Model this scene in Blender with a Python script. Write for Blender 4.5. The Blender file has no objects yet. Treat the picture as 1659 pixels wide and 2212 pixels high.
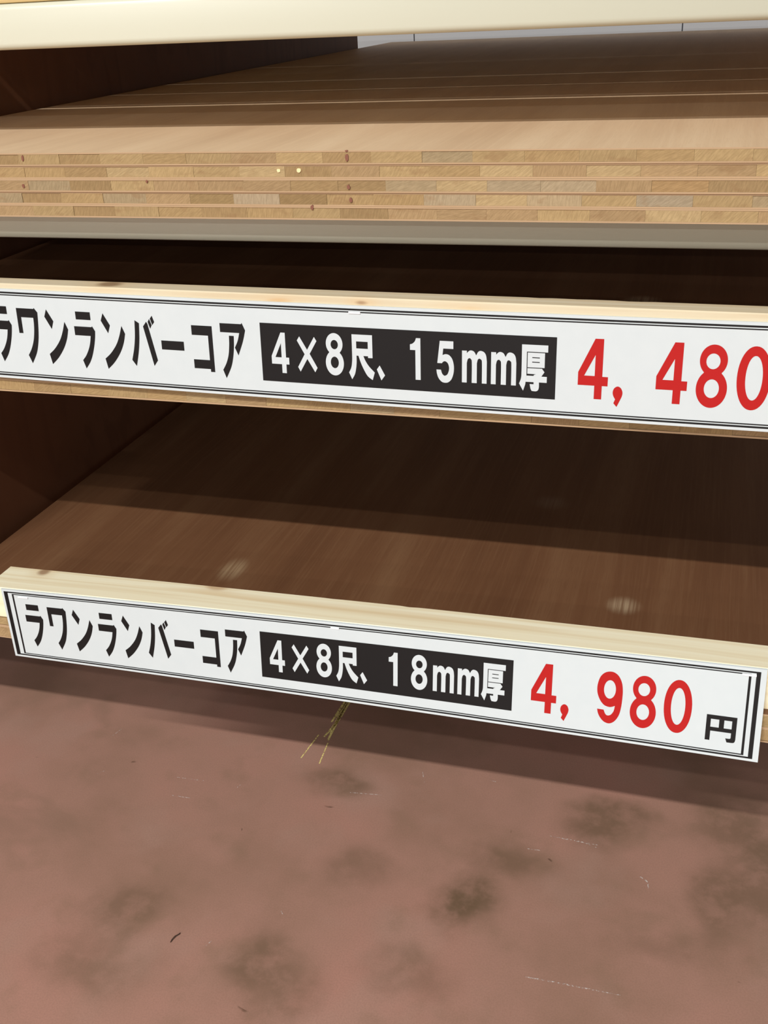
import bpy, bmesh, math, random
from mathutils import Vector, Matrix
from mathutils.geometry import tessellate_polygon

scene = bpy.context.scene
COL = scene.collection
ZS = 0.5                      # everything below is written relative to the lower sign's top edge; the floor lies 0.5 m under it

# ------------------------------------------------------------------ camera
cam = bpy.data.cameras.new('camera')
cam.sensor_fit = 'HORIZONTAL'; cam.sensor_width = 36.0
cam.lens = 2292.8 / 1659 * 36.0
cam.clip_start = 0.01
cam_ob = bpy.data.objects.new('camera', cam)
yaw, pitch, roll = 0.3122, 0.4532, -0.0507
fw = Vector((-math.sin(yaw) * math.cos(pitch), math.cos(yaw) * math.cos(pitch), -math.sin(pitch)))
r0 = Vector((math.cos(yaw), math.sin(yaw), 0)); u0 = r0.cross(fw)
rt = r0 * math.cos(roll) + u0 * math.sin(roll); up = u0 * math.cos(roll) - r0 * math.sin(roll)
M = Matrix((rt, up, -fw)).transposed().to_4x4()
M.translation = Vector((0.8107, -0.9497, 0.6406 + ZS))
cam_ob.matrix_world = M
COL.objects.link(cam_ob); scene.camera = cam_ob

# ------------------------------------------------------------------ world and ceiling lamps
w = bpy.data.worlds.new('store_interior'); scene.world = w; w.use_nodes = True
bg = w.node_tree.nodes['Background']
bg.inputs[0].default_value = (1.0, 0.97, 0.93, 1); bg.inputs[1].default_value = 0.17

def strip_lamp(y, length, watts_per_metre=178, x=-0.2, z=5.0, width=0.10, color=(1.0, 0.99, 0.975)):
    """a row of ceiling tubes in the store hall, 5.5 m above the floor, behind and above the camera"""
    L = bpy.data.lights.new('ceiling_lamp_row_offscreen', 'AREA')
    L.shape = 'RECTANGLE'; L.size = length; L.size_y = width; L.energy = watts_per_metre * length; L.color = color
    o = bpy.data.objects.new('ceiling_lamp_row_offscreen', L); o.location = (x, y, z + ZS)
    COL.objects.link(o); return o
strip_lamp(-4.97, 3.6)                       # the row whose shadow edges show on the shelf and the floor
strip_lamp(-5.90, 3.6, watts_per_metre=50)   # weaker tube beside it: the second, inner shadow edge
strip_lamp(-12.5, 4.0)                       # the same tubes further down the hall
strip_lamp(-18.5, 9.0)
strip_lamp(-26.0, 22.0)
strip_lamp(-38.0, 36.0)

scene.view_settings.view_transform = 'Standard'
scene.view_settings.look = 'None'
scene.view_settings.exposure = 0.0
scene.view_settings.gamma = 1.0
scene.view_settings.use_curve_mapping = False

random.seed(7)
# ------------------------------------------------------------------ node helpers
class N:
    """small wrapper for building procedural materials"""
    def __init__(s, name, rough=0.6, spec=0.4):
        s.m = bpy.data.materials.new(name); s.m.use_nodes = True
        s.t = s.m.node_tree; s.b = s.t.nodes['Principled BSDF']
        s.b.inputs['Roughness'].default_value = rough
        s.b.inputs['Specular IOR Level'].default_value = spec
    def n(s, k, **kw):
        o = s.t.nodes.new(k)
        for a, v in kw.items(): setattr(o, a, v)
        return o
    def put(s, sock, v):
        if isinstance(v, bpy.types.NodeSocket): s.t.links.new(v, sock)
        elif isinstance(v, (tuple, list)) and len(v) == 3 and sock.type == 'RGBA': sock.default_value = (*v, 1)
        else: sock.default_value = v
    def coord(s, kind='Object'):
        return s.n('ShaderNodeTexCoord').outputs[kind]
    def mapping(s, vec, scale=(1, 1, 1), loc=(0, 0, 0), rot=(0, 0, 0)):
        o = s.n('ShaderNodeMapping'); s.put(o.inputs['Vector'], vec)
        o.inputs['Scale'].default_value = scale; o.inputs['Location'].default_value = loc; o.inputs['Rotation'].default_value = rot
        return o.outputs[0]
    def noise(s, vec, scale, detail=3, rough=0.55, dist=0.0):
        o = s.n('ShaderNodeTexNoise'); s.put(o.inputs['Vector'], vec)
        o.inputs['Scale'].default_value = scale; o.inputs['Detail'].default_value = detail
        o.inputs['Roughness'].default_value = rough; o.inputs['Distortion'].default_value = dist
        return o.outputs['Fac']
    def noisec(s, vec, scale, detail=2):
        o = s.n('ShaderNodeTexNoise'); s.put(o.inputs['Vector'], vec)
        o.inputs['Scale'].default_value = scale; o.inputs['Detail'].default_value = detail
        return o.outputs['Color']
    def ramp(s, fac, stops):
        o = s.n('ShaderNodeValToRGB'); s.put(o.inputs[0], fac); e = o.color_ramp.elements
        while len(e) < len(stops): e.new(0.5)
        for el, (p, c) in zip(e, stops):
            el.position = p; el.color = (*c, 1) if len(c) == 3 else c
        return o.outputs[0]
    def math(s, op, a, b=0.0, c=None, clamp=False):
        o = s.n('ShaderNodeMath', operation=op, use_clamp=clamp)
        s.put(o.inputs[0], a); s.put(o.inputs[1], b)
        if c is not None: s.put(o.inputs[2], c)
        return o.outputs[0]
    def vmath(s, op, a, b=(0, 0, 0)):
        o = s.n('ShaderNodeVectorMath', operation=op); s.put(o.inputs[0], a); s.put(o.inputs[1], b)
        return o
    def mix(s, fac, a, b, mode='MIX'):
        o = s.n('ShaderNodeMix', data_type='RGBA', blend_type=mode)
        s.put(o.inputs[0], fac); s.put(o.inputs[6], a); s.put(o.inputs[7], b)
        return o.outputs[2]
    def step(s, v, lo, hi, out0=0.0, out1=1.0):
        o = s.n('ShaderNodeMapRange', interpolation_type='SMOOTHSTEP', clamp=True)
        s.put(o.inputs[0], v)
        for i, x in enumerate((lo, hi, out0, out1)): o.inputs[i + 1].default_value = x
        return o.outputs[0]
    def blob(s, vec, c, r, soft=0.5):
        """1 inside an ellipsoidal mark of centre c and radii r, falling to 0 at its rim"""
        d = s.vmath('SUBTRACT', vec, c).outputs[0]
        d = s.vmath('DIVIDE', d, r).outputs[0]
        l = s.vmath('LENGTH', d).outputs['Value']
        return s.step(l, 1 - soft, 1.0 + soft * 0.3, 1.0, 0.0)
    def color(s, v): s.put(s.b.inputs['Base Color'], v); return s
    def bump(s, h, strength=0.2, dist=0.002):
        o = s.n('ShaderNodeBump'); s.put(o.inputs['Height'], h)
        o.inputs['Strength'].default_value = strength; o.inputs['Distance'].default_value = dist
        s.put(s.b.inputs['Normal'], o.outputs[0]); return s

def flat(name, c, rough=0.5, spec=0.4): return N(name, rough, spec).color(c).m

# ------------------------------------------------------------------ materials
def veneer(name, dark, mid, light, marks=()):
    """rotary-cut veneer: streaks and pores run along the board (Y)"""
    k = N(name, 0.55, 0.3); p = k.coord()
    warp = k.vmath('SCALE', k.noisec(k.mapping(p, (3, 0.8, 1)), 2.0)); warp.inputs['Scale'].default_value = 0.02
    q = k.vmath('ADD', p, warp.outputs[0]).outputs[0]
    broad = k.noise(k.mapping(q, (9, 0.7, 1)), 1.6, 4)
    fine = k.noise(k.mapping(q, (120, 2.2, 1)), 2.0, 5, 0.6)
    pore = k.noise(k.mapping(q, (420, 14, 1)), 2.0, 2)
    cloud = k.noise(p, 4.0, 3)
    c = k.ramp(broad, [(0.3, dark), (0.52, mid), (0.72, light)])
    c = k.mix(k.math('MULTIPLY', k.step(fine, 0.42, 0.75), 0.45), c, light)
    c = k.mix(k.math('MULTIPLY', k.step(pore, 0.5, 0.68), 0.35), c, dark)
    c = k.mix(k.math('MULTIPLY', k.step(cloud, 0.45, 0.75), 0.4), c, mid)
    for cx, r, col, amt in marks:
        f = k.blob(k.vmath('ADD', p, k.vmath('SCALE', k.noisec(p, 30)).outputs[0]).outputs[0] if False else p, cx, r, 0.7)
        f = k.math('MULTIPLY', f, k.math('MULTIPLY', k.step(fine, 0.35, 0.6, 0.25, 1.0), amt))
        c = k.mix(f, c, col)
    return k.color(c).bump(fine, 0.15, 0.0006).m

def pine(name, knots=(), tint=(1, 1, 1)):
    k = N(name, 0.5, 0.35); p = k.coord()
    warp = k.vmath('SCALE', k.vmath('SUBTRACT', k.noisec(k.mapping(p, (1.5, 6, 6)), 2.2), (.5, .5, .5)).outputs[0]); warp.inputs['Scale'].default_value = 0.012
    q = k.vmath('ADD', p, warp.outputs[0]).outputs[0]
    g = k.noise(k.mapping(q, (1.2, 110, 70)), 1.0, 4, 0.6)
    b = k.noise(k.mapping(q, (1.6, 32, 30)), 1.0, 2)
    c = k.ramp(g, [(0.3, tuple(x * t for x, t in zip((0.68, 0.545, 0.345), tint))), (0.5, tuple(x * t for x, t in zip((0.765, 0.665, 0.465), tint))), (0.7, tuple(x * t for x, t in zip((0.805, 0.73, 0.545), tint)))])
    c = k.mix(k.math('MULTIPLY', k.step(b, 0.52, 0.62), 0.35), c, tuple(x * t for x, t in zip((0.62, 0.44, 0.24), tint)))
    for cx, r, col, amt in knots:
        halo = k.blob(q, cx, tuple(v * 2.3 for v in r), 0.9)
        c = k.mix(k.math('MULTIPLY', halo, amt * 0.4), c, (0.62, 0.40, 0.18))
        c = k.mix(k.math('MULTIPLY', k.blob(q, cx, r, 0.6), amt), c, col)
    return k.color(c).bump(g, 0.1, 0.0005).m

def core_wood():
    """sawn end grain of a core strip; the tint comes from the object's own colour"""
    k = N('core_strip_end_grain', 0.75, 0.2); p = k.coord()
    info = k.n('ShaderNodeObjectInfo'); rnd = info.outputs['Random']
    off = k.n('ShaderNodeCombineXYZ'); k.put(off.inputs[0], k.math('MULTIPLY', rnd, 37.0)); k.put(off.inputs[2], k.math('MULTIPLY', rnd, 11.0))
    q = k.vmath('ADD', p, off.outputs[0]).outputs[0]
    rot = k.n('ShaderNodeVectorRotate', rotation_type='Y_AXIS'); k.put(rot.inputs['Vector'], q)
    k.put(rot.inputs['Angle'], k.math('MULTIPLY_ADD', rnd, 1.3, 0.2))
    g = k.noise(k.mapping(rot.outputs[0], (110, 4, 700)), 1.0, 4, 0.65)
    bl = k.noise(k.mapping(q, (40, 1, 90)), 1.0, 3)
    c = k.mix(k.step(g, 0.35, 0.68), k.mix(1.0, info.outputs['Color'], (0.84, 0.82, 0.78), 'MULTIPLY'), k.mix(1.0, info.outputs['Color'], (1.08, 1.07, 1.05), 'MULTIPLY'))
    c = k.mix(k.math('MULTIPLY', k.step(bl, 0.56, 0.72), 0.45), c, (0.24, 0.14, 0.065))
    return k.color(c).bump(g, 0.25, 0.0008).m

FLOOR_STAINS = [  # x, y, half width, half depth, strength
    (.557, .116, .056, .060, .90), (.303, .309, .064, .048, .65), (.607, .215, .062, .042, .55), (.105, -.011, .066, .064, .55),
    (.391, .133, .058, .046, .40), (.730, .320, .072, .045, .70), (.899, .206, .052, .080, .65), (.923, .352, .090, .080, .55),
    (.344, -.056, .062, .060, .60), (.104, -.117, .094, .048, .45), (.513, -.027, .064, .040, .40), (.299, -.044, .040, .080, .35),
    (.853, .113, .095, .034, .35), (.960, .254, .040, .105, .60)]
def floor_mat():
    k = N('painted_concrete_floor', 0.5, 0.35); p = k.coord()
    wob = k.vmath('SCALE', k.vmath('SUBTRACT', k.noisec(p, 9, 4), (0.5, 0.5, 0.5)).outputs[0]); wob.inputs['Scale'].default_value = 0.13
    q = k.vmath('ADD', p, wob.outputs[0]).outputs[0]
    a = k.noise(p, 3.2, 5); b = k.noise(p, 11.0, 4); f = k.noise(p, 420.0, 2); d = k.noise(k.mapping(p, loc=(3, 7, 0)), 5.0, 4)
    c = k.ramp(a, [(0.32, (0.280, 0.160, 0.110)), (0.50, (0.362, 0.198, 0.146)), (0.68, (0.405, 0.208, 0.157))])
    c = k.mix(k.math('MULTIPLY', k.step(d, 0.50, 0.68), 0.45), c, (0.375, 0.230, 0.176))
    c = k.mix(k.math('MULTIPLY', k.step(b, 0.52, 0.72), 0.40), c, (0.240, 0.148, 0.095))
    e = k.noise(k.mapping(p, loc=(1.7, 4.1, 0)), 2.0, 4, 0.6, 1.2)
    c = k.mix(k.math('MULTIPLY', k.step(e, 0.52, 0.66), 0.45), c, (0.225, 0.138, 0.092))
    g = k.noise(k.mapping(p, loc=(9.1, 2.3, 0)), 26.0, 4, 0.65)
    for x, y, rx, ry, s in FLOOR_STAINS:
        m = k.blob(q, (x, y, 0), (rx * 1.15, ry * 1.15, 1.0), 0.75)
        c = k.mix(k.math('MULTIPLY', m, k.step(g, 0.30, 0.62, s * 0.5, s * 1.1)), c, (0.145, 0.090, 0.052))
    c = k.mix(k.step(f, 0.3, 0.75, 0.0, 0.22), c, (0.17, 0.10, 0.07))
    return k.color(c).bump(k.math('ADD', k.math('MULTIPLY', f, 0.3), b), 0.08, 0.002).m

MAT = {}
MAT['floor'] = floor_mat()
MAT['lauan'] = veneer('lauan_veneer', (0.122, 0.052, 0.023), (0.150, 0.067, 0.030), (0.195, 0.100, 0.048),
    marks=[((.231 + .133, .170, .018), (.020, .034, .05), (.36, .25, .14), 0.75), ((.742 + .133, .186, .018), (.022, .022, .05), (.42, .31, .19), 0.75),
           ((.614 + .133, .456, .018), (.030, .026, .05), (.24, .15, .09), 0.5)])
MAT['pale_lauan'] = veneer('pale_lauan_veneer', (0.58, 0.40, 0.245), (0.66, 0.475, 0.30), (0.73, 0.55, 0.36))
MAT['plank'] = pine('deck_plank_pine', tint=(.85, .72, .48))
MAT['veneer_edge'] = flat('veneer_edge', (0.42, 0.285, 0.165), 0.7, 0.2)
MAT['core'] = core_wood()
MAT['pine_upper'] = pine('pine_batten_upper', knots=[((.208 + .03, .012, .046), (.017, .012, .007), (.22, .13, .065), 0.85),
                                              ((.492 + .03, .0, .0395), (.009, .006, .003), (.25, .13, .06), 0.95),
                                              ((.405 + .03, .0, .040), (.018, .006, .004), (.55, .33, .14), 0.6),
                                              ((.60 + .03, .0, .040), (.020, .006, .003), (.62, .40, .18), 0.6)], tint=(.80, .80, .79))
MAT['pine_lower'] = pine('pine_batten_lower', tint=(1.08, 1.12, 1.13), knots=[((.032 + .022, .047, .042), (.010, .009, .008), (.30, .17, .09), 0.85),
                                              ((.268 + .022, .052, .045), (.016, .009, .008), (.50, .32, .17), 0.7)])
MAT['side_ply'] = veneer('side_plywood', (0.11, 0.040, 0.018), (0.18, 0.072, 0.032), (0.23, 0.10, 0.048))
k = N('cream_powder_coat', 0.32, 0.5); MAT['cream'] = k.color((0.585, 0.588, 0.470)).bump(k.noise(k.coord(), 900, 1), 0.03, 0.0005).m
MAT['wall'] = flat('grey_wall_panel', (0.54, 0.54, 0.545), 0.5)
MAT['wall_joint'] = flat('wall_joint', (0.12, 0.12, 0.13), 0.8)
k = N('white_sign_board', 0.42, 0.4); MAT['sign'] = k.color(k.mix(k.noise(k.coord(), 60, 2), (0.515, 0.565, 0.575), (0.55, 0.595, 0.60))).m
MAT['black'] = flat('black_print', (0.008, 0.007, 0.007), 0.55, 0.2)
MAT['white_print'] = flat('white_print', (0.535, 0.58, 0.59), 0.42)
MAT['red'] = flat('red_print', (0.40, 0.008, 0.007), 0.55, 0.2)
MAT['staple'] = N('staple_metal', 0.35, 0.5).color((0.75, 0.75, 0.76)).m
MAT['ink_red'] = flat('red_ink', (0.20, 0.075, 0.045), 0.6)
MAT['resin'] = flat('pale_filler', (0.80, 0.66, 0.36), 0.5)
def dusty(name, c, cover, sc=260):
    k = N(name, 0.8, 0.1); n = k.noise(k.coord(), sc, 2)
    k.color(c); k.put(k.b.inputs['Alpha'], k.step(n, 0.62 - cover * 0.35, 0.72 - cover * 0.2, 0.0, 0.55 + 0.4 * cover)); return k.m
MAT['chalk_yellow'] = dusty('yellow_chalk', (0.80, 0.66, 0.24), 0.9)
MAT['chalk_white'] = dusty('white_scratch', (0.66, 0.58, 0.53), 0.5)
MAT['tide_line'] = dusty('tide_line', (0.17, 0.095, 0.06), 0.0, 30)
MAT['fibre'] = flat('dark_fibre', (0.05, 0.025, 0.015), 0.8)

# ------------------------------------------------------------------ object helpers
def link(o, parent=None):
    COL.objects.link(o)
    if parent is not None: o.parent = parent
    return o
def tag(o, label=None, cat=None, group=None, kind=None):
    if label: o['label'] = label
    if cat: o['category'] = cat
    if group: o['group'] = group
    if kind: o['kind'] = kind
    return o
def empty(name, loc, label, cat, group=None):
    o = bpy.data.objects.new(name, None); o.empty_display_size = 0.05; o.location = (loc[0], loc[1], loc[2] + ZS)
    link(o); return tag(o, label, cat, group)
def mesh_ob(name, verts, faces, mat, parent=None, origin=(0, 0, 0), smooth=False):
    """verts in scene coordinates (z from the lower sign's top); origin = the object's or its thing's base"""
    me = bpy.data.meshes.new(name)
    me.from_pydata([(v[0] - origin[0], v[1] - origin[1], v[2] - origin[2]) for v in verts], [], faces)
    bm = bmesh.new(); bm.from_mesh(me); bmesh.ops.recalc_face_normals(bm, faces=bm.faces); bm.to_mesh(me); bm.free()
    if smooth:
        for p in me.polygons: p.use_smooth = True
    me.materials.append(mat)
    o = bpy.data.objects.new(name, me); link(o, parent)
    if parent is None: o.location = (origin[0], origin[1], origin[2] + ZS)
    return o
BOXF = [(0, 3, 2, 1), (4, 5, 6, 7), (0, 1, 5, 4), (1, 2, 6, 5), (2, 3, 7, 6), (3, 0, 4, 7)]
def boxv(x0, x1, y0, y1, z0, z1):
    return [(x0, y0, z0), (x1, y0, z0), (x1, y1, z0), (x0, y1, z0), (x0, y0, z1), (x1, y0, z1), (x1, y1, z1), (x0, y1, z1)]
def prism_x(profile, xs, shift=lambda x: (0, 0)):
    """closed YZ profile swept through the given x stations"""
    n = len(profile); v = []; f = []
    for x in xs:
        dy, dz = shift(x)
        v += [(x, y + dy, z + dz) for y, z in profile]
    for i in range(len(xs) - 1):
        for j in range(n):
            a = i * n + j; b = i * n + (j + 1) % n
            f.append((a, b, b + n, a + n))
    f.append(tuple(range(n))); f.append(tuple(range((len(xs) - 1) * n, len(xs) * n)))
    return v, f
def prism_y(x0, x1, y0, y1, z0, z1, t=.004):
    """a C-shaped channel running along Y"""
    P = [(x0, z0), (x1, z0), (x1, z0 + t), (x0 + t, z0 + t), (x0 + t, z1 - t), (x1, z1 - t), (x1, z1), (x0, z1)]
    v = [(x, y, z) for y in (y0, y1) for x, z in P]; n = len(P)
    f = [(i, (i + 1) % n, (i + 1) % n + n, i + n) for i in range(n)] + [tuple(range(n)), tuple(range(n, 2 * n))]
    return v, f
def round_rect(y0, y1, z0, z1, r, seg=5):
    pts = []
    for cy, cz, a0 in ((y1 - r, z1 - r, 0), (y0 + r, z1 - r, 90), (y0 + r, z0 + r, 180), (y1 - r, z0 + r, 270)):
        for i in range(seg + 1):
            a = math.radians(a0 + 90 * i / seg); pts.append((cy + r * math.cos(a), cz + r * math.sin(a)))
    return pts

# ------------------------------------------------------------------ setting: floor, back wall
fl = mesh_ob('floor', [(-12, -14, -.5), (13, -14, -.5), (13, 9, -.5), (-12, 9, -.5)], [(0, 1, 2, 3)], MAT['floor'], origin=(0, 0, -.5))
tag(fl, kind='structure')
def ribbon(name, pts, width, mat, z=-.4996):
    P = [Vector((x, y, 0)) for x, y in pts]
    if len(P) > 2:      # smooth the line
        Q = []
        for i in range(len(P) - 1):
            p0 = P[max(i - 1, 0)]; p1 = P[i]; p2 = P[i + 1]; p3 = P[min(i + 2, len(P) - 1)]
            for s in range(6):
                t = s / 6; Q.append(0.5 * ((2 * p1) + (p2 - p0) * t + (2 * p0 - 5 * p1 + 4 * p2 - p3) * t * t + (3 * p1 - p0 - 3 * p2 + p3) * t ** 3))
        P = Q + [P[-1]]
    v = []; f = []
    for i, p in enumerate(P):
        d = (P[min(i + 1, len(P) - 1)] - P[max(i - 1, 0)]).normalized(); nrm = Vector((-d.y, d.x, 0))
        wd = width * 0.5 * (0.35 + 0.65 * math.sin(math.pi * min(max(i / (len(P) - 1), .08), .92)))
        v += [(p.x + nrm.x * wd, p.y + nrm.y * wd, z), (p.x - nrm.x * wd, p.y - nrm.y * wd, z)]
    for i in range(len(P) - 1): f.append((2 * i, 2 * i + 1, 2 * i + 3, 2 * i + 2))
    return mesh_ob(name, v, f, mat, parent=fl, origin=(0, 0, -.5))
for s in [[(.262, .60), (.253, .519), (.250, .458), (.242, .414)], [(.257, .60), (.249, .515), (.250, .445), (.252, .405)], [(.250, .58), (.245, .505), (.241, .456)]]:
    ribbon('chalk_mark', s, .0062, MAT['chalk_yellow'])
for s in [[(.231, .417), (.223, .352)], [(.254, .40), (.258, .345)]]:
    ribbon('chalk_mark', s, .0042, MAT['chalk_yellow'])
for s in [[(-.121, .331), (-.115, .352)], [(-.094, .235), (-.086, .244)], [(.041, .258), (.094, .261)], [(.053, .216), (.085, .217)], [(.65, .269), (.684, .268), (.722, .267)],
          [(.701, .268), (.722, .261)], [(.624, .235), (.642, .236)], [(.785, .22), (.797, .212), (.80, .199)], [(.66, .010), (.692, .011), (.779, .012)], [(.429, .367), (.439, .341)],
          [(.542, .37), (.553, .369)], [(.151, .266), (.148, .258)], [(.241, -.035), (.236, -.047)], [(.317, .030), (.313, .035)], [(.33, .29), (.38, .296)]]:
    ribbon('scratch_mark', s, .0022, MAT['chalk_white'])
for s in [[(-.224, .249), (-.125, .256), (-.041, .280), (.044, .316), (.119, .359), (.171, .400)], [(.162, .277), (.212, .255), (.269, .249), (.330, .254), (.370, .269)],
          [(.163, .275), (.146, .331), (.141, .380)], [(.192, -.075), (.208, -.023), (.239, .032), (.281, .066), (.319, .079), (.351, .078)],
          [(.236, -.075), (.273, -.104), (.322, -.127), (.362, -.131)], [(.642, .233), (.683, .206), (.709, .203)], [(.130, -.004), (.090, .087), (.069, .142), (.032, .291)],
          [(.227, .092), (.191, .183), (.168, .265)], [(.582, .315), (.595, .261)], [(.849, .074), (.90, .072), (.955, .058)]]:
    ribbon('stain_edge', s, .004, MAT['tide_line'], z=-.4998)

wl = tag(mesh_ob('wall_back', boxv(-5, 6, 3.02, 3.1, -.5, 3.5), BOXF, MAT['wall_joint'], origin=(0, 3.02, -.5)), kind='structure')
for i in range(-5, 6):
    x0 = -.265 + .914 * i
    mesh_ob('wall_panel', boxv(x0 + .002, x0 + .912, 3.005, 3.02, -.5, 3.5), BOXF, MAT['wall'], parent=wl, origin=(0, 3.02, -.5))

# ------------------------------------------------------------------ rack: beams, uprights, divider
BX0, BX1 = -1.62, 1.46
def rack_beam(z0, z1, label, y0=.10):
    e = empty('shelf_rail', ((BX0 + BX1) / 2, y0 + .025, z0), label, 'beam')
    o = (e.location.x, e.location.y, z0)
    v, f = prism_x(round_rect(y0, y0 + .05, z0, z1 - .0004, .0065), [BX0, BX1])
    b = mesh_ob('beam_tube', v, f, MAT['cream'], parent=e, origin=o)
    for p in b.data.polygons: p.use_smooth = len(p.vertices) == 4
    for x in (BX0 - .003, BX1):
        mesh_ob('end_plate', boxv(x, x + .003, y0 - .008, y0 + .058, z0 - .03, z1 - .001), BOXF, MAT['cream'], parent=e, origin=o)
    return e
rack_beam(.606, .650, 'cream steel rack beam above the gap over the pale board stack')
rack_beam(.410, .454, 'cream steel rack beam carrying the stack of five pale boards')
rack_beam(.216, .260, 'cream steel rack beam hidden under the upper price sign boards', .15)
rack_beam(-.122, -.078, 'cream steel rack beam hidden under the lower price sign boards', .15)
for z0, nm in ((.410, 'the stack of five pale boards'), (.216, 'the upper price sign boards'), (-.122, 'the lower price sign boards')):
    rack_beam(z0, z0 + .044, 'cream steel rear rail under the far end of ' + nm, 2.06)
for x, lab in ((BX0 - .053, 'cream rear rack upright on the side of the brown plywood divider'), (BX1 + .003, 'cream rear rack upright on the side away from the divider')):
    e = empty('rack_upright', (x + .025, 2.085, -.5), lab, 'upright'); o = (x + .025, 2.085, -.5)
    mesh_ob('post', boxv(x, x + .05, 2.056, 2.114, -.494, 1.3), BOXF, MAT['cream'], parent=e, origin=o)
    mesh_ob('foot_plate', boxv(x, x + .05, 2.02, 2.15, -.5, -.494), BOXF, MAT['cream'], parent=e, origin=o)
for x, lab in ((BX0 - .053, 'cream front rack upright on the side of the brown plywood divider'), (BX1 + .003, 'cream front rack upright on the side away from the divider')):
    e = empty('rack_upright', (x + .025, .125, -.5), lab, 'upright'); o = (x + .025, .125, -.5)
    mesh_ob('post', boxv(x, x + .05, .098, .202, -.494, 1.3), BOXF, MAT['cream'], parent=e, origin=o)
    mesh_ob('foot_plate', boxv(x, x + .05, .06, .24, -.5, -.494), BOXF, MAT['cream'], parent=e, origin=o)
tag(mesh_ob('plywood_divider', boxv(-.162, -.150, .10, 2.005, -.078, .606), BOXF, MAT['side_ply'], origin=(-.156, .10, -.078)),
    'brown plywood divider standing upright beside the board stacks', 'panel')

# ------------------------------------------------------------------ lumber core boards
PITCH = .0465; X0, X1, YB = -.133, 1.087, 2.27
LIGHT = (.47, .33, .175); MID = (.41, .275, .14); DARK = (.345, .225, .115); PINK = (.43, .285, .165); GREY = (.38, .30, .205); PALE = (.51, .375, .215)
TONES = [LIGHT, MID, DARK, PINK, GREY, PALE, MID, LIGHT, PINK]
block_cache = {}
def board(zb, th, yf, phase, face, label, group, tones=None, X0=X0, X1=X1):
    vt = .0013 if th < .014 else .0018
    e = empty('lumber_core_board', ((X0 + X1) / 2, yf, zb), label, 'board', group)
    o = ((X0 + X1) / 2, yf, zb)
    for nm, a, b in (('back_veneer', zb, zb + vt), ('face_veneer', zb + th - vt - .0002, zb + th - .0002)):
        vo = (X0, yf, a)   # veneer with its own local frame so that the grain keeps its place on the sheet
        me = mesh_ob(nm, boxv(X0, X1, yf, YB, a, b), BOXF, face, parent=e, origin=vo)
        me.location = (X0 - o[0], 0, a - o[2])
        me.data.materials.append(MAT['veneer_edge'])
        for p in me.data.polygons:
            if abs(p.normal.z) < .5: p.material_index = 1
    h = th - 2 * vt - .0004
    key = (round(th, 4), round(yf, 3))
    if th not in block_cache:
        b = mesh_ob('core_block', boxv(0, 1, 0, 1, 0, 1), BOXF, MAT['core']); block_cache[th] = b.data
        bpy.data.objects.remove(b)
    xs = [X0]; x = X0 + phase
    while x < X1 - .004:
        if x > X0 + .004: xs.append(x)
        x += PITCH + random.uniform(-.0012, .0012)
    xs.append(X1)
    # share one real-size mesh between all full-width blocks of the same thickness
    if ('m', th) not in block_cache:
        b = mesh_ob('core_block', boxv(0, PITCH - .00012, 0, YB - yf - .004, 0, h), BOXF, MAT['core']); block_cache[('m', th)] = b.data
        bpy.data.objects.remove(b)
    for i in range(len(xs) - 1):
        c = bpy.data.objects.new('core_block', block_cache[('m', th)]); link(c, e)
        c.location = (xs[i] + .00006 - o[0], .0003 + random.uniform(-.0003, .0006), vt + .0001)
        c.scale = ((xs[i + 1] - xs[i] - .00012) / (PITCH - .00012), 1, 1)
        t = tones(xs[i], i) if tones else None
        if t is None: t = random.choice(TONES)
        t = tuple((a * .6 + b * .4) * m_ for a, b, m_ in zip(t, MID, (.80, .82, .77)))
        j = random.uniform(.92, 1.08); c.color = (t[0] * j, t[1] * j, t[2] * j, 1)
    return e
def at_x(table, default=None):
    def fn(x, i):
        for a, b, t in table:
            if a <= x + .02 < b: return t
        return default
    return fn
top_tones = at_x([(.09, .143, DARK), (.143, .190, LIGHT), (.190, .2357, MID), (.2357, .2817, LIGHT), (.2817, .328, MID), (.328, .375, LIGHT), (.375, .4216, PINK), (.4216, .467, LIGHT), (.467, .515, DARK),
                  (.515, .562, LIGHT), (.562, .608, (.33, .265, .18)), (.608, .657, LIGHT), (.657, .7025, MID), (.7025, .7485, LIGHT), (.7485, .797, MID), (.797, .85, LIGHT)])
ORD = ['topmost', 'second from the top', 'third from the top', 'fourth from the top', 'bottommost']
tb = .0124; stack = []
fronts = [0.0, .0012, -.0004, .0010, .0002]
grey3 = at_x([(.515, .562, GREY), (.608, .70, (.41, .335, .25)), (.7485, .79, (.42, .255, .125)), (.797, .85, (.31, .205, .11)), (.14, .19, GREY)])
grey4 = at_x([(.56, .608, (.42, .345, .26)), (.657, .7025, (.46, .36, .25)), (.7485, .80, (.42, .36, .29)), (.515, .562, (.39, .255, .125)), (.328, .38, (.33, .22, .105)), (.42, .467, (.30, .19, .09)), (.375, .42, (.44, .36, .28))])
for i in range(5):
    s = board(.454 + tb * (4 - i), tb, fronts[i], (.190 + .133 + .001 * i * (-1) ** i) % PITCH, MAT['pale_lauan'],
              'pale lumber core board, %s of the stack of five on the beam' % ORD[i], 'boards in the pale stack',
              [top_tones, None, grey3, grey4, None][i])
    stack.append(s)
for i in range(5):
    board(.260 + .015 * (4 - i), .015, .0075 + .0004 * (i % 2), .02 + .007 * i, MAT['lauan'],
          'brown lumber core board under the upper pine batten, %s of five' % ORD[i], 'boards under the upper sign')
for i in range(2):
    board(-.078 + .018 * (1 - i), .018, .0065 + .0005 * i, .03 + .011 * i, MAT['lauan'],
          'brown lumber core board under the lower pine batten, %s of the pair' % ('upper', 'lower')[i], 'boards under the lower sign')
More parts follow.
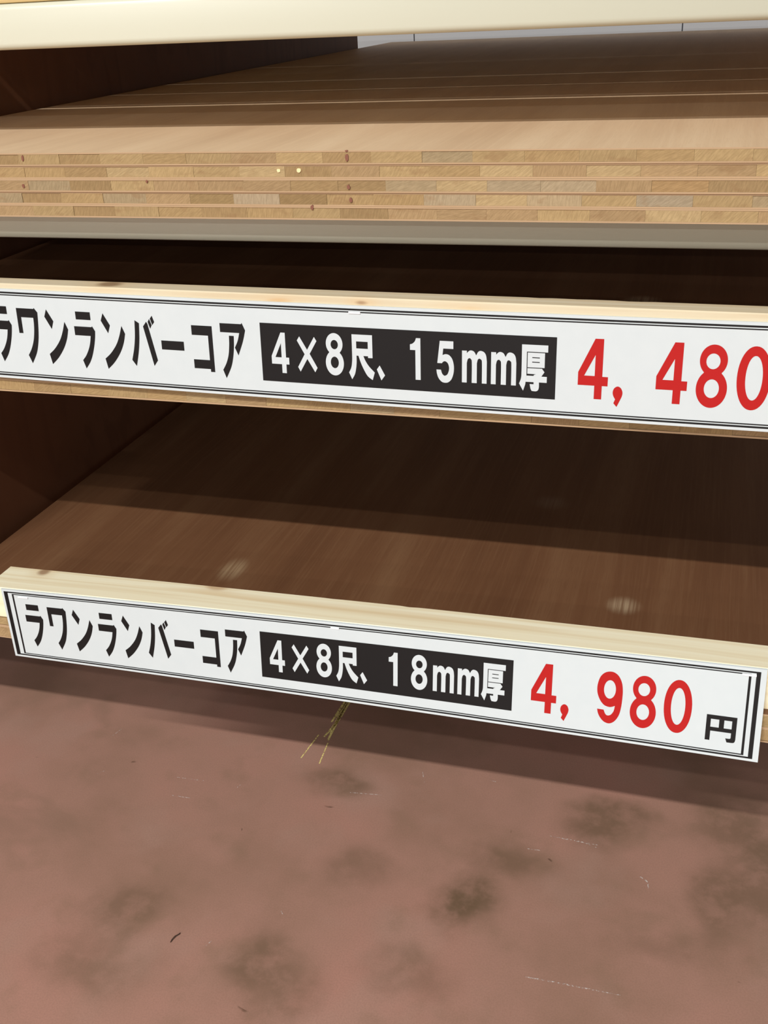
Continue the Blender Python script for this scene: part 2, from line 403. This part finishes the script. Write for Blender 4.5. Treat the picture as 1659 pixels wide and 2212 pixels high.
# open deck of planks on the highest rail, carried at both ends by bearers
for x, lab in ((-.62, 'steel deck bearer behind the highest rail on the divider side'), (1.28, 'steel deck bearer behind the highest rail away from the divider')):
    tag(mesh_ob('deck_bearer', *prism_y(x, x + .04, .1505, 2.32, .608, .6496), MAT['cream'], origin=(x + .02, 1.2, .608)), lab, 'bearer')
yp = .104; ORDP = 'first second third fourth fifth sixth seventh eighth ninth tenth eleventh'.split()
for i, gap in enumerate([.030, .021, .022, .0205, .0225, .021, .022, .021, .0225, .022, .02]):
    pv, pf = prism_x(round_rect(yp, yp + .168, .650, .668, .003, 2), [-.62, 1.32])
    tag(mesh_ob('deck_plank', pv, pf, MAT['plank'], origin=(.35, yp + .084, .650)),
        'yellowish deck plank, %s counted from the highest cream rail' % ORDP[i], 'plank', 'deck planks over the pale stack')
    yp += .168 + gap
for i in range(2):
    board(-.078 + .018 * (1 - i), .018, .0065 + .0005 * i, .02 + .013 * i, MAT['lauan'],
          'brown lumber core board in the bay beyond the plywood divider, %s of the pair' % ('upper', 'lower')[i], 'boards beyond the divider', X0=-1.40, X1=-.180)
# ink and filler spots on the sawn edges of the stack
def spot(bi, x, z, rx, rz, mat, name):
    e = stack[bi]; o = (e.location.x, e.location.y, e.location.z - ZS); y = fronts[bi] - .0005
    pts = []
    for i in range(10):
        a = 2 * math.pi * i / 10; rr = random.uniform(.75, 1.15); pts.append((x + rx * rr * math.cos(a), y, z + rz * rr * math.sin(a)))
    n = 10; v = pts + [(p[0], p[1] + .0012, p[2]) for p in pts]
    f = [tuple(range(n))] + [(i, (i + 1) % n, (i + 1) % n + n, i + n) for i in range(n)]
    mesh_ob(name, v, f, mat, parent=e, origin=o)
for bi, x, z, rx, rz in ((0, .486, .5095, .0016, .0034), (2, .486, .484, .0017, .0022), (3, .487, .4722, .0017, .0022), (4, .449, .4655, .0017, .0023), (0, .486, .5155, .0016, .0008), (0, .147, .511, .0014, .003), (2, .142, .4845, .0014, .0022), (2, .281, .489, .0012, .0014)):
    spot(bi, x, z, rx, rz, MAT['ink_red'], 'ink_spot')
for bi, x, z, rx, rz in ((1, .418, .4985, .002, .0018), (1, .438, .4985, .0024, .0022)):
    spot(bi, x, z, rx, rz, MAT['resin'], 'filler_spot')

# ------------------------------------------------------------------ signs
H = 97.713
S3 = dict(O=(0, 0, 0), yaw=.015668, a=.1364, b=.27404, rl=.00768, sag=.0021)
S2 = dict(O=(.0383, .0080, .3772), yaw=-.008177, a=.0789, b=.0016, rl=-.00747, sag=-.0018)
def sp(S, u, v, off=0.0):
    """a point of the sign sheet: u along it and v up from its lower edge, both in mm; off = distance in front of the sheet"""
    U = u / 1000; d = (H - v) / 1000; t = U / .9
    sl = S['a'] + S['b'] * (U - .45)
    return (S['O'][0] + U * math.cos(S['yaw']), S['O'][1] + U * math.sin(S['yaw']) - d * sl - off,
            S['O'][2] + U * math.sin(S['rl']) - d + S['sag'] * 4 * t * (1 - t) - off * sl)

def smooth_poly(pts):
    """points with a third entry are curve points: the outline runs smoothly through them"""
    n = len(pts); out = []
    for i in range(n):
        p1, p2 = pts[i], pts[(i + 1) % n]
        s1, s2 = len(p1) > 2, len(p2) > 2
        a = Vector(p1[:2]); b = Vector(p2[:2])
        if not (s1 or s2): out.append(tuple(a)); continue
        a0 = Vector(pts[i - 1][:2]) if s1 else a - (b - a) * .5
        b1 = Vector(pts[(i + 2) % n][:2]) if s2 else b + (b - a) * .5
        for k in range(5):
            t = k / 5
            out.append(tuple(.5 * ((2 * a) + (b - a0) * t + (2 * a0 - 5 * a + 4 * b - b1) * t * t + (3 * a - a0 - 3 * b + b1) * t ** 3)))
    return out
def c(*p):   # mark every point as a curve point
    return [(a, b, 1) for a, b in p]
def ell(cx, cy, rx, ry, n=36, pw=2.0):
    o = []
    for i in range(n):
        a = 2 * math.pi * i / n; ca, sa = math.cos(a), math.sin(a)
        o.append((cx + rx * math.copysign(abs(ca) ** (2 / pw), ca), cy + ry * math.copysign(abs(sa) ** (2 / pw), sa)))
    return o
def sh(g, dx, dy=0): return [[[(p[0] + dx, p[1] + dy) + tuple(p[2:]) for p in loop] for loop in poly] for poly in g]
# each glyph: list of polygons, each polygon = [outer loop, hole, hole...]
RA = [[[(31.3, 79.3), (49, 79.3), (49, 71), (31.3, 71)]],
      [[(28, 63.6), (49, 63.6), (49.8, 64.6), (52.8, 59.4)] + c((51.9, 53.2), (49.9, 44.6), (46.6, 34.5), (42.6, 26.2)) + [(36.8, 18.5), (33.8, 27.4)] + c((38.4, 32.8), (42.4, 39.8), (45, 46.6)) + [(46.7, 54.1), (28, 54.1)]]]
WA = [[[(61.2, 78.2), (82.8, 78.2), (83.5, 79.2), (87.3, 74.6)] + c((86.5, 63.5), (85, 50.7), (82.8, 40.2), (79.4, 30.2)) + [(72.6, 18.6), (68.9, 27.5)] + c((73.6, 34.6), (77.5, 43.4), (79.8, 52.6), (81, 61.6)) + [(81.3, 68.6), (66.2, 68.6), (66.2, 51.3), (61.2, 51.3)]]]
NN = [[[(166.5, 77.7), (173.7, 65.3), (170.6, 56.9), (163.4, 69.8)]],
      [[(187.2, 65.5), (190.6, 57.3)] + c((187.8, 47.5), (182.7, 37.2), (174.7, 26.6)) + [(166, 18.5), (163.7, 29.5)] + c((171.2, 35.9), (178.6, 45.1), (183.4, 54.6))]]
BA = [[[(203.4, 72.3), (208.3, 69.4)] + c((206.9, 53.3), (204.5, 39.2)) + [(200.5, 23.8), (195.8, 30.1)] + c((199.5, 42.7), (202, 56.1))],
      [[(216.8, 71.4), (218.1, 69.2), (226.1, 31.3), (221.4, 25.2), (212.7, 66.3)]],
      [[(220.6, 74.5), (222.9, 68.1), (220.8, 64.3), (218.6, 71.3)]], [[(224, 78), (226.2, 71.5), (223.6, 68.2), (221.5, 74.8)]]]
BAR = [[[(232.2, 52.8), (258, 52.8), (258, 43.4), (232.2, 43.4)]]]
KO = [[[(268, 70.5), (291.1, 70.5), (291.1, 23), (286.4, 23), (286.4, 25.9), (268, 25.9), (268, 35.2), (286.2, 35.2), (286.2, 60.6), (268, 60.6)]]]
AA = [[[(300.2, 74.2), (323.9, 74.2), (324.7, 75.5), (328, 68)] + c((324.7, 56.6)) + [(318.8, 42.1), (315.4, 49.9)] + c((319, 57.1)) + [(321.3, 65.1), (300.2, 65.1)]],
      [[(309.7, 61.8), (315, 61.8)] + c((314.3, 50), (312.3, 38), (309.4, 28.7)) + [(303.6, 17.5), (300.4, 26)] + c((304.7, 33.5), (307.7, 42.1), (309.2, 52.4))]]
KATA = [RA, WA, sh(NN, -68.1, .8), sh(RA, 102.3, -1.3), NN, BA, BAR, KO, AA]
B4 = [[[(366.3, 68), (370.9, 68), (370.9, 43), (374.2, 43), (374.2, 36), (370.9, 36), (370.9, 27), (366.2, 27), (366.2, 36), (355.4, 36), (355.4, 43.9)], [(366.2, 57.4), (366.2, 42.9), (359.5, 42.9)]]]
BX = [[[(386.2, 65.2), (393.9, 52.1), (401.8, 65.4), (404.3, 61.4), (396.5, 48.2), (404.2, 34.4), (401.6, 29.8), (393.8, 42.9), (386, 29.6), (383.5, 34.2), (391.1, 47.5), (383.5, 61)]]]
def figure_eight(U, L_):
    """outline of two overlapping ellipses (upper, lower), walked once round"""
    inside = lambda p, E: ((p[0] - E[0]) / E[2]) ** 2 + ((p[1] - E[1]) / E[3]) ** 2 < 1
    n = 72
    up_ = [p for p in [(U[0] + U[2] * math.cos(a), U[1] + U[3] * math.sin(a)) for a in (-math.pi / 2 + 2 * math.pi * i / n for i in range(n))] if not inside(p, L_)]
    lo_ = [p for p in [(L_[0] + L_[2] * math.cos(a), L_[1] + L_[3] * math.sin(a)) for a in (math.pi / 2 + 2 * math.pi * i / n for i in range(n))] if not inside(p, U)]
    return up_ + lo_
def eight(cx): return [[figure_eight((cx, 59.6, 8.7, 10.7), (cx, 40.6, 9.45, 12.6)), ell(cx + .1, 58.9, 3.8, 4.6), ell(cx, 41.1, 4.2, 5.8)]]
SHAKU = [[[(441.2, 70.1), (462.2, 70.1), (462.2, 47.5), (457.6, 47.5), (457.6, 49.2), (452.8, 49.2)] + c((454.9, 44.3), (458.5, 39)) + [(464.1, 33.3), (461.8, 25.6)] + c((456.8, 29.3), (453.1, 35.4), (450, 42.3)) + [(447.7, 49.2), (445.7, 49.2)] + c((445.6, 42.3), (444.7, 35.4), (443.3, 30.1)) + [(440.5, 25.2), (437.4, 31.9)] + c((439.9, 37), (440.9, 42.8), (441.2, 50)), [(445.7, 63.3), (457.6, 63.3), (457.6, 56.4), (445.7, 56.4)]]]
JCOM = [[[(469.3, 40.7), (474.6, 31.1), (470.8, 25.9), (466.3, 36.6)]]]
ONE = [[[(506.5, 69.6), (510.8, 69.6), (510.8, 28.8), (505.7, 28.8), (505.7, 57.9), (500.4, 57.9), (500.4, 63.3)] + c((503, 64.2), (505.3, 66.5))]]
FIVE = [[[(530, 68.2), (543.3, 68.2), (543.3, 60.9), (533.4, 60.9), (532.7, 54.6)] + c((535.9, 55.6), (539.4, 54.6), (542.3, 50.9), (543.8, 44.9), (543.6, 37.9), (541.6, 31.6), (538.5, 28.4), (535.4, 27.6), (531.9, 28.4), (528.8, 31.7), (527.2, 36)) + [(526.6, 40.2), (531.1, 40.2)] + c((532.1, 36.8), (533.7, 34.9), (535.2, 34.5), (537.6, 36.2), (539, 40.2), (539, 43.7), (537.7, 47.1), (535.2, 48.7), (533.2, 48)) + [(532.1, 46.6), (527.5, 46.6)]]]
MM = [[[(580, 60), (584.7, 60), (584.7, 57.6)] + c((586.4, 59.5), (588.6, 60.5), (591.7, 59.4)) + [(593.8, 55.9)] + c((595.5, 59.2), (597.9, 60.5), (601.3, 59.4), (603.3, 56.3)) + [(604.1, 50.6), (604.1, 29.1), (599.5, 29.1)] + c((599.4, 49), (598.6, 52), (596.9, 53), (595.4, 52)) + [(594.5, 48.4), (594.5, 29.1), (589.6, 29.1)] + c((589.6, 48.8), (588.7, 52.1), (587.2, 53), (585.6, 51.8)) + [(584.7, 48.2), (584.7, 29.1), (580, 29.1)]]]
ATSU = [[[(608.7, 70.2), (633.2, 70.2), (633.2, 63.6), (613.5, 63.6), (613.5, 41), (613, 36), (612.6, 32.2), (610.7, 26), (606.7, 32.8)] + c((608.4, 37.8), (608.8, 44.6))],
        [[(614.3, 62.8), (630.4, 62.8), (630.4, 48.8), (614.3, 48.8)], [(618.6, 58.6), (625.7, 58.6), (625.7, 57.7), (618.6, 57.7)], [(618.6, 54.3), (625.7, 54.3), (625.7, 53.4), (618.6, 53.4)]],
        [[(614.3, 48), (628, 48), (630.4, 44.8), (627.6, 40.5), (632.8, 40.5), (632.8, 34.8), (625.5, 34.8)] + c((625.6, 30.1), (624.7, 27.2), (622.6, 26.1)) + [(618.9, 26.3), (617.8, 28.1), (616.8, 32.8), (620.5, 32.8), (620.5, 34.8), (612.9, 34.8), (613.55, 40.8), (620.2, 40.8), (620.7, 41.8), (622.6, 42.5), (614.3, 42.6)]]]
R4 = [[[(676.4, 77.2), (684.2, 77.2), (684.2, 42.1), (689.4, 42.1), (689.4, 33.4), (684.2, 33.4), (684.2, 20.7), (677.3, 20.7), (677.3, 33.4), (662, 33.4), (662, 45.6)], [(677.2, 62.2), (677.2, 42.5), (667.6, 42.5)]]]
COMMA = [[c((698.5, 33.9), (701.5, 32.5), (703.2, 28.8), (702.9, 25), (701.1, 20.3)) + [(698.6, 14.5), (695.5, 17.8), (696.9, 21.7)] + c((695, 24.9), (694.4, 28.5), (695.6, 32))]]
R9 = [[[(733.4, 34), (740.3, 33.8)] + c((741.8, 30.2), (743.4, 28.3), (745.4, 27.9), (748.1, 29.2), (750.3, 32.5), (751.3, 35.9)) + [(751.6, 39.6)] + c((748.9, 38.2), (745.5, 37.6), (740.4, 39.1), (736.1, 43.8), (733.1, 50.4), (732.1, 56.7), (732.6, 63.1), (734.8, 70.3), (739, 75.1), (744.2, 77), (749.2, 76.4), (753.9, 72.8), (757.4, 65.9), (758.8, 57.6), (758.9, 49.2), (758.3, 39), (756.5, 29.7), (752.5, 22.6), (747.3, 19.2), (741.7, 20.2), (737.4, 24.1), (734.6, 29.1)), ell(745.4, 57.2, 6.2, 10.3)]]
def red8(cx): return [[figure_eight((cx, 62.5, 11.9, 14.3), (cx, 36.6, 13.4, 17.5)), ell(cx - .3, 61.7, 6.0, 7.1), ell(cx, 36.8, 6.5, 8.6)]]
R0 = [[ell(816, 48, 14.2, 28.9, 48, 2.08), ell(816.2, 48.2, 7.2, 20.1, 40, 2.05)]]
YEN = [[[(845.6, 44.2), (875.9, 44.2), (875.9, 20.8)] + c((875.3, 18.2), (873.5, 16.9)) + [(867.4, 16.7), (865.9, 20.8), (870, 20.8), (871.1, 21.6), (871.1, 27), (850.4, 27), (850.4, 16.7), (845.6, 16.7)],
        [(850, 39.8), (858.4, 39.8), (858.4, 31.2), (850, 31.2)], [(863.4, 39.8), (871.2, 39.8), (871.2, 31.2), (863.4, 31.2)]]]

def print_mesh(name, S, glyphs, mat, off, parent, origin):
    v = []; f = []
    for poly in glyphs:
        loops = [smooth_poly(l) for l in poly]
        tri = tessellate_polygon([[Vector((p[0], p[1], 0)) for p in l] for l in loops])
        base = len(v)
        for l in loops: v += [sp(S, p[0], p[1], off) for p in l]
        f += [tuple(base + i for i in t) for t in tri]
    return mesh_ob(name, v, f, mat, parent=parent, origin=origin)
def sheet_rects(rects, S, off):
    v = []; f = []
    for u0, u1, v0, v1 in rects:
        nu = max(1, int((u1 - u0) / 12)); nv = max(1, int((v1 - v0) / 12)); b = len(v)
        for j in range(nv + 1):
            for i in range(nu + 1): v.append(sp(S, u0 + (u1 - u0) * i / nu, v0 + (v1 - v0) * j / nv, off))
        for j in range(nv):
            for i in range(nu):
                a = b + j * (nu + 1) + i; f.append((a, a + 1, a + nu + 2, a + nu + 1))
    return v, f
def ring(u0, u1, v0, v1, tu0, tu1, tv):
    return [(u0, u1, v1 - tv, v1), (u0, u1, v0, v0 + tv), (u0, u0 + tu0, v0 + tv, v1 - tv), (u1 - tu1, u1, v0 + tv, v1 - tv)]
def price_sign(S, size, price, label, staples):
    o = sp(S, 450, 0); e = empty('price_sign', o, label, 'sign', 'long price signs on the pine battens')
    # panel: a thin stiff sheet that follows the batten and leans on the board edge below
    nu, nv = 60, 8; v = []; f = []
    for off in (0.0, -.0018):
        for j in range(nv + 1):
            for i in range(nu + 1): v.append(sp(S, 900 * i / nu, H * j / nv, off))
    w_ = nu + 1; n1 = w_ * (nv + 1)
    for j in range(nv):
        for i in range(nu):
            a = j * w_ + i; f += [(a, a + 1, a + w_ + 1, a + w_), (n1 + a, n1 + a + w_, n1 + a + w_ + 1, n1 + a + 1)]
    rim = [i for i in range(w_)] + [j * w_ + nu for j in range(1, nv + 1)] + [nv * w_ + i for i in range(nu - 1, -1, -1)] + [j * w_ for j in range(nv - 1, 0, -1)]
    for i in range(len(rim)):
        a, b = rim[i], rim[(i + 1) % len(rim)]; f.append((a, b, b + n1, a + n1))
    mesh_ob('sign_panel', v, f, MAT['sign'], parent=e, origin=o)
    tag(mesh_ob('border_thick', *sheet_rects(ring(3.4, 894.2, 2.8, 95.0, 5.3, 4.4, 1.8), S, .0002), MAT['black'], parent=e, origin=o), 'thick black printed border line')
    tag(mesh_ob('border_thin', *sheet_rects(ring(14.5, 885.2, 5.6, 92.2, 2.3, 2.5, 1.15), S, .0002), MAT['black'], parent=e, origin=o), 'thin black printed border line')
    for g in KATA: print_mesh('printed_kana', S, g, MAT['black'], .0002, e, o)
    tag(mesh_ob('size_box', *sheet_rects([(344.3, 641.4, 17.8, 76.8)], S, .0002), MAT['black'], parent=e, origin=o), 'black printed box')
    for g in size: print_mesh('printed_character', S, g, MAT['white_print'], .0004, e, o)
    for g in price: tag(print_mesh('price_figure', S, g, MAT['red'], .0002, e, o), 'red printed price figure')
    print_mesh('printed_yen', S, YEN, MAT['black'], .0002, e, o)
    for u, vv, ln in staples:
        p = []
        for du, dv in ((-ln, -.9), (ln, -.9), (ln, .9), (-ln, .9)): p.append((u + du, vv + dv))
        v = [sp(S, a, b, .0001) for a, b in p] + [sp(S, a, b, .0010) for a, b in p]
        mesh_ob('staple', v, BOXF, MAT['staple'], parent=e, origin=o)
    return e
SIZE_HEAD = [B4, BX, eight(422.8), SHAKU, JCOM, ONE]
price_sign(S3, SIZE_HEAD + [eight(535.9), sh(MM, -28.2), MM, ATSU], [R4, COMMA, R9, red8(780.9), R0],
           'white price sign reading 18mm and 4,980 on the lower pine batten', [(437, 91.3, 5), (883, 91.0, 7), (30, 88.6, 7)])
price_sign(S2, SIZE_HEAD + [FIVE, sh(MM, -28.2), MM, sh(ATSU, .4, -1.4)], [R4, COMMA, sh(R4, 70.4), red8(781.0), R0],
           'white price sign reading 15mm and 4,480 on the upper pine batten', [(445, 91.2, 6)])

# ------------------------------------------------------------------ pine battens behind the signs
def batten(S, x0, x1, zb, ztop_l, ztop_r, depth_l, depth_r, mat, label, chips, follow_top):
    """front face runs behind the sign, underside rests on the boards"""
    n = 90; v = []; f = []; o = (x0, sp(S, 0, H)[1] + .002, zb)
    for i in range(n + 1):
        x = x0 + (x1 - x0) * i / n; u = (x - S['O'][0]) * 1000; t = (x - S['O'][0]) / .9
        yf = S['O'][1] + (x - S['O'][0]) * math.sin(S['yaw']) + .0019
        dp = depth_l + (depth_r - depth_l) * t
        zt = (sp(S, min(max(u, 0), 900), H)[2] + .0006) if follow_top else ztop_l + (ztop_r - ztop_l) * t
        chip = 0
        for cx, cw, cd in chips: chip += cd * max(0, 1 - abs(x - cx) / cw)
        c_ = .0012; yb = yf + dp
        v += [(x, yf, zb), (x, yf, zt - c_), (x, yf + c_, zt), (x, yb - c_ - chip, zt), (x, yb - chip * .4, zt - c_ - chip), (x, yb, zb)]
    for i in range(n):
        for j in range(6):
            a = i * 6 + j; b = i * 6 + (j + 1) % 6; f.append((a, b, b + 6, a + 6))
    f += [tuple(range(6)), tuple(range(n * 6, n * 6 + 6))]
    b = mesh_ob('pine_batten', v, f, mat, origin=o)
    return tag(b, label, 'batten')
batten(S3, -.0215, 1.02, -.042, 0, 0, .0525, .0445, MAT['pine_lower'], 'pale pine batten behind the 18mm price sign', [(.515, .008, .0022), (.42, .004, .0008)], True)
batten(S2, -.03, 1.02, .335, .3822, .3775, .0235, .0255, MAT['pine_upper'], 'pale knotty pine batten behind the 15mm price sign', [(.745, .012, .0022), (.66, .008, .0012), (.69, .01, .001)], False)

# ------------------------------------------------------------------ a dark fibre lying on the floor
fp = [(.187, -.054), (.1872, -.049), (.189, -.044), (.192, -.0385), (.1925, -.036)]
v = []; f = []
for i, (x, y) in enumerate(fp):
    r = .0011 * (0.5 if i in (0, 4) else 1); z = -.5 + .0011 + (.0012 if i == 2 else 0)
    v += [(x - r, y, z), (x, y, z + r), (x + r, y, z), (x, y, z - r)]
for i in range(4):
    for j in range(4):
        a = i * 4 + j; b = i * 4 + (j + 1) % 4; f.append((a, b, b + 4, a + 4))
f += [(0, 1, 2, 3), (16, 17, 18, 19)]
tag(mesh_ob('wood_splinter', v, f, MAT['fibre'], origin=(fp[2][0], fp[2][1], -.5)), 'tiny dark curled splinter lying on the brown floor', 'splinter')
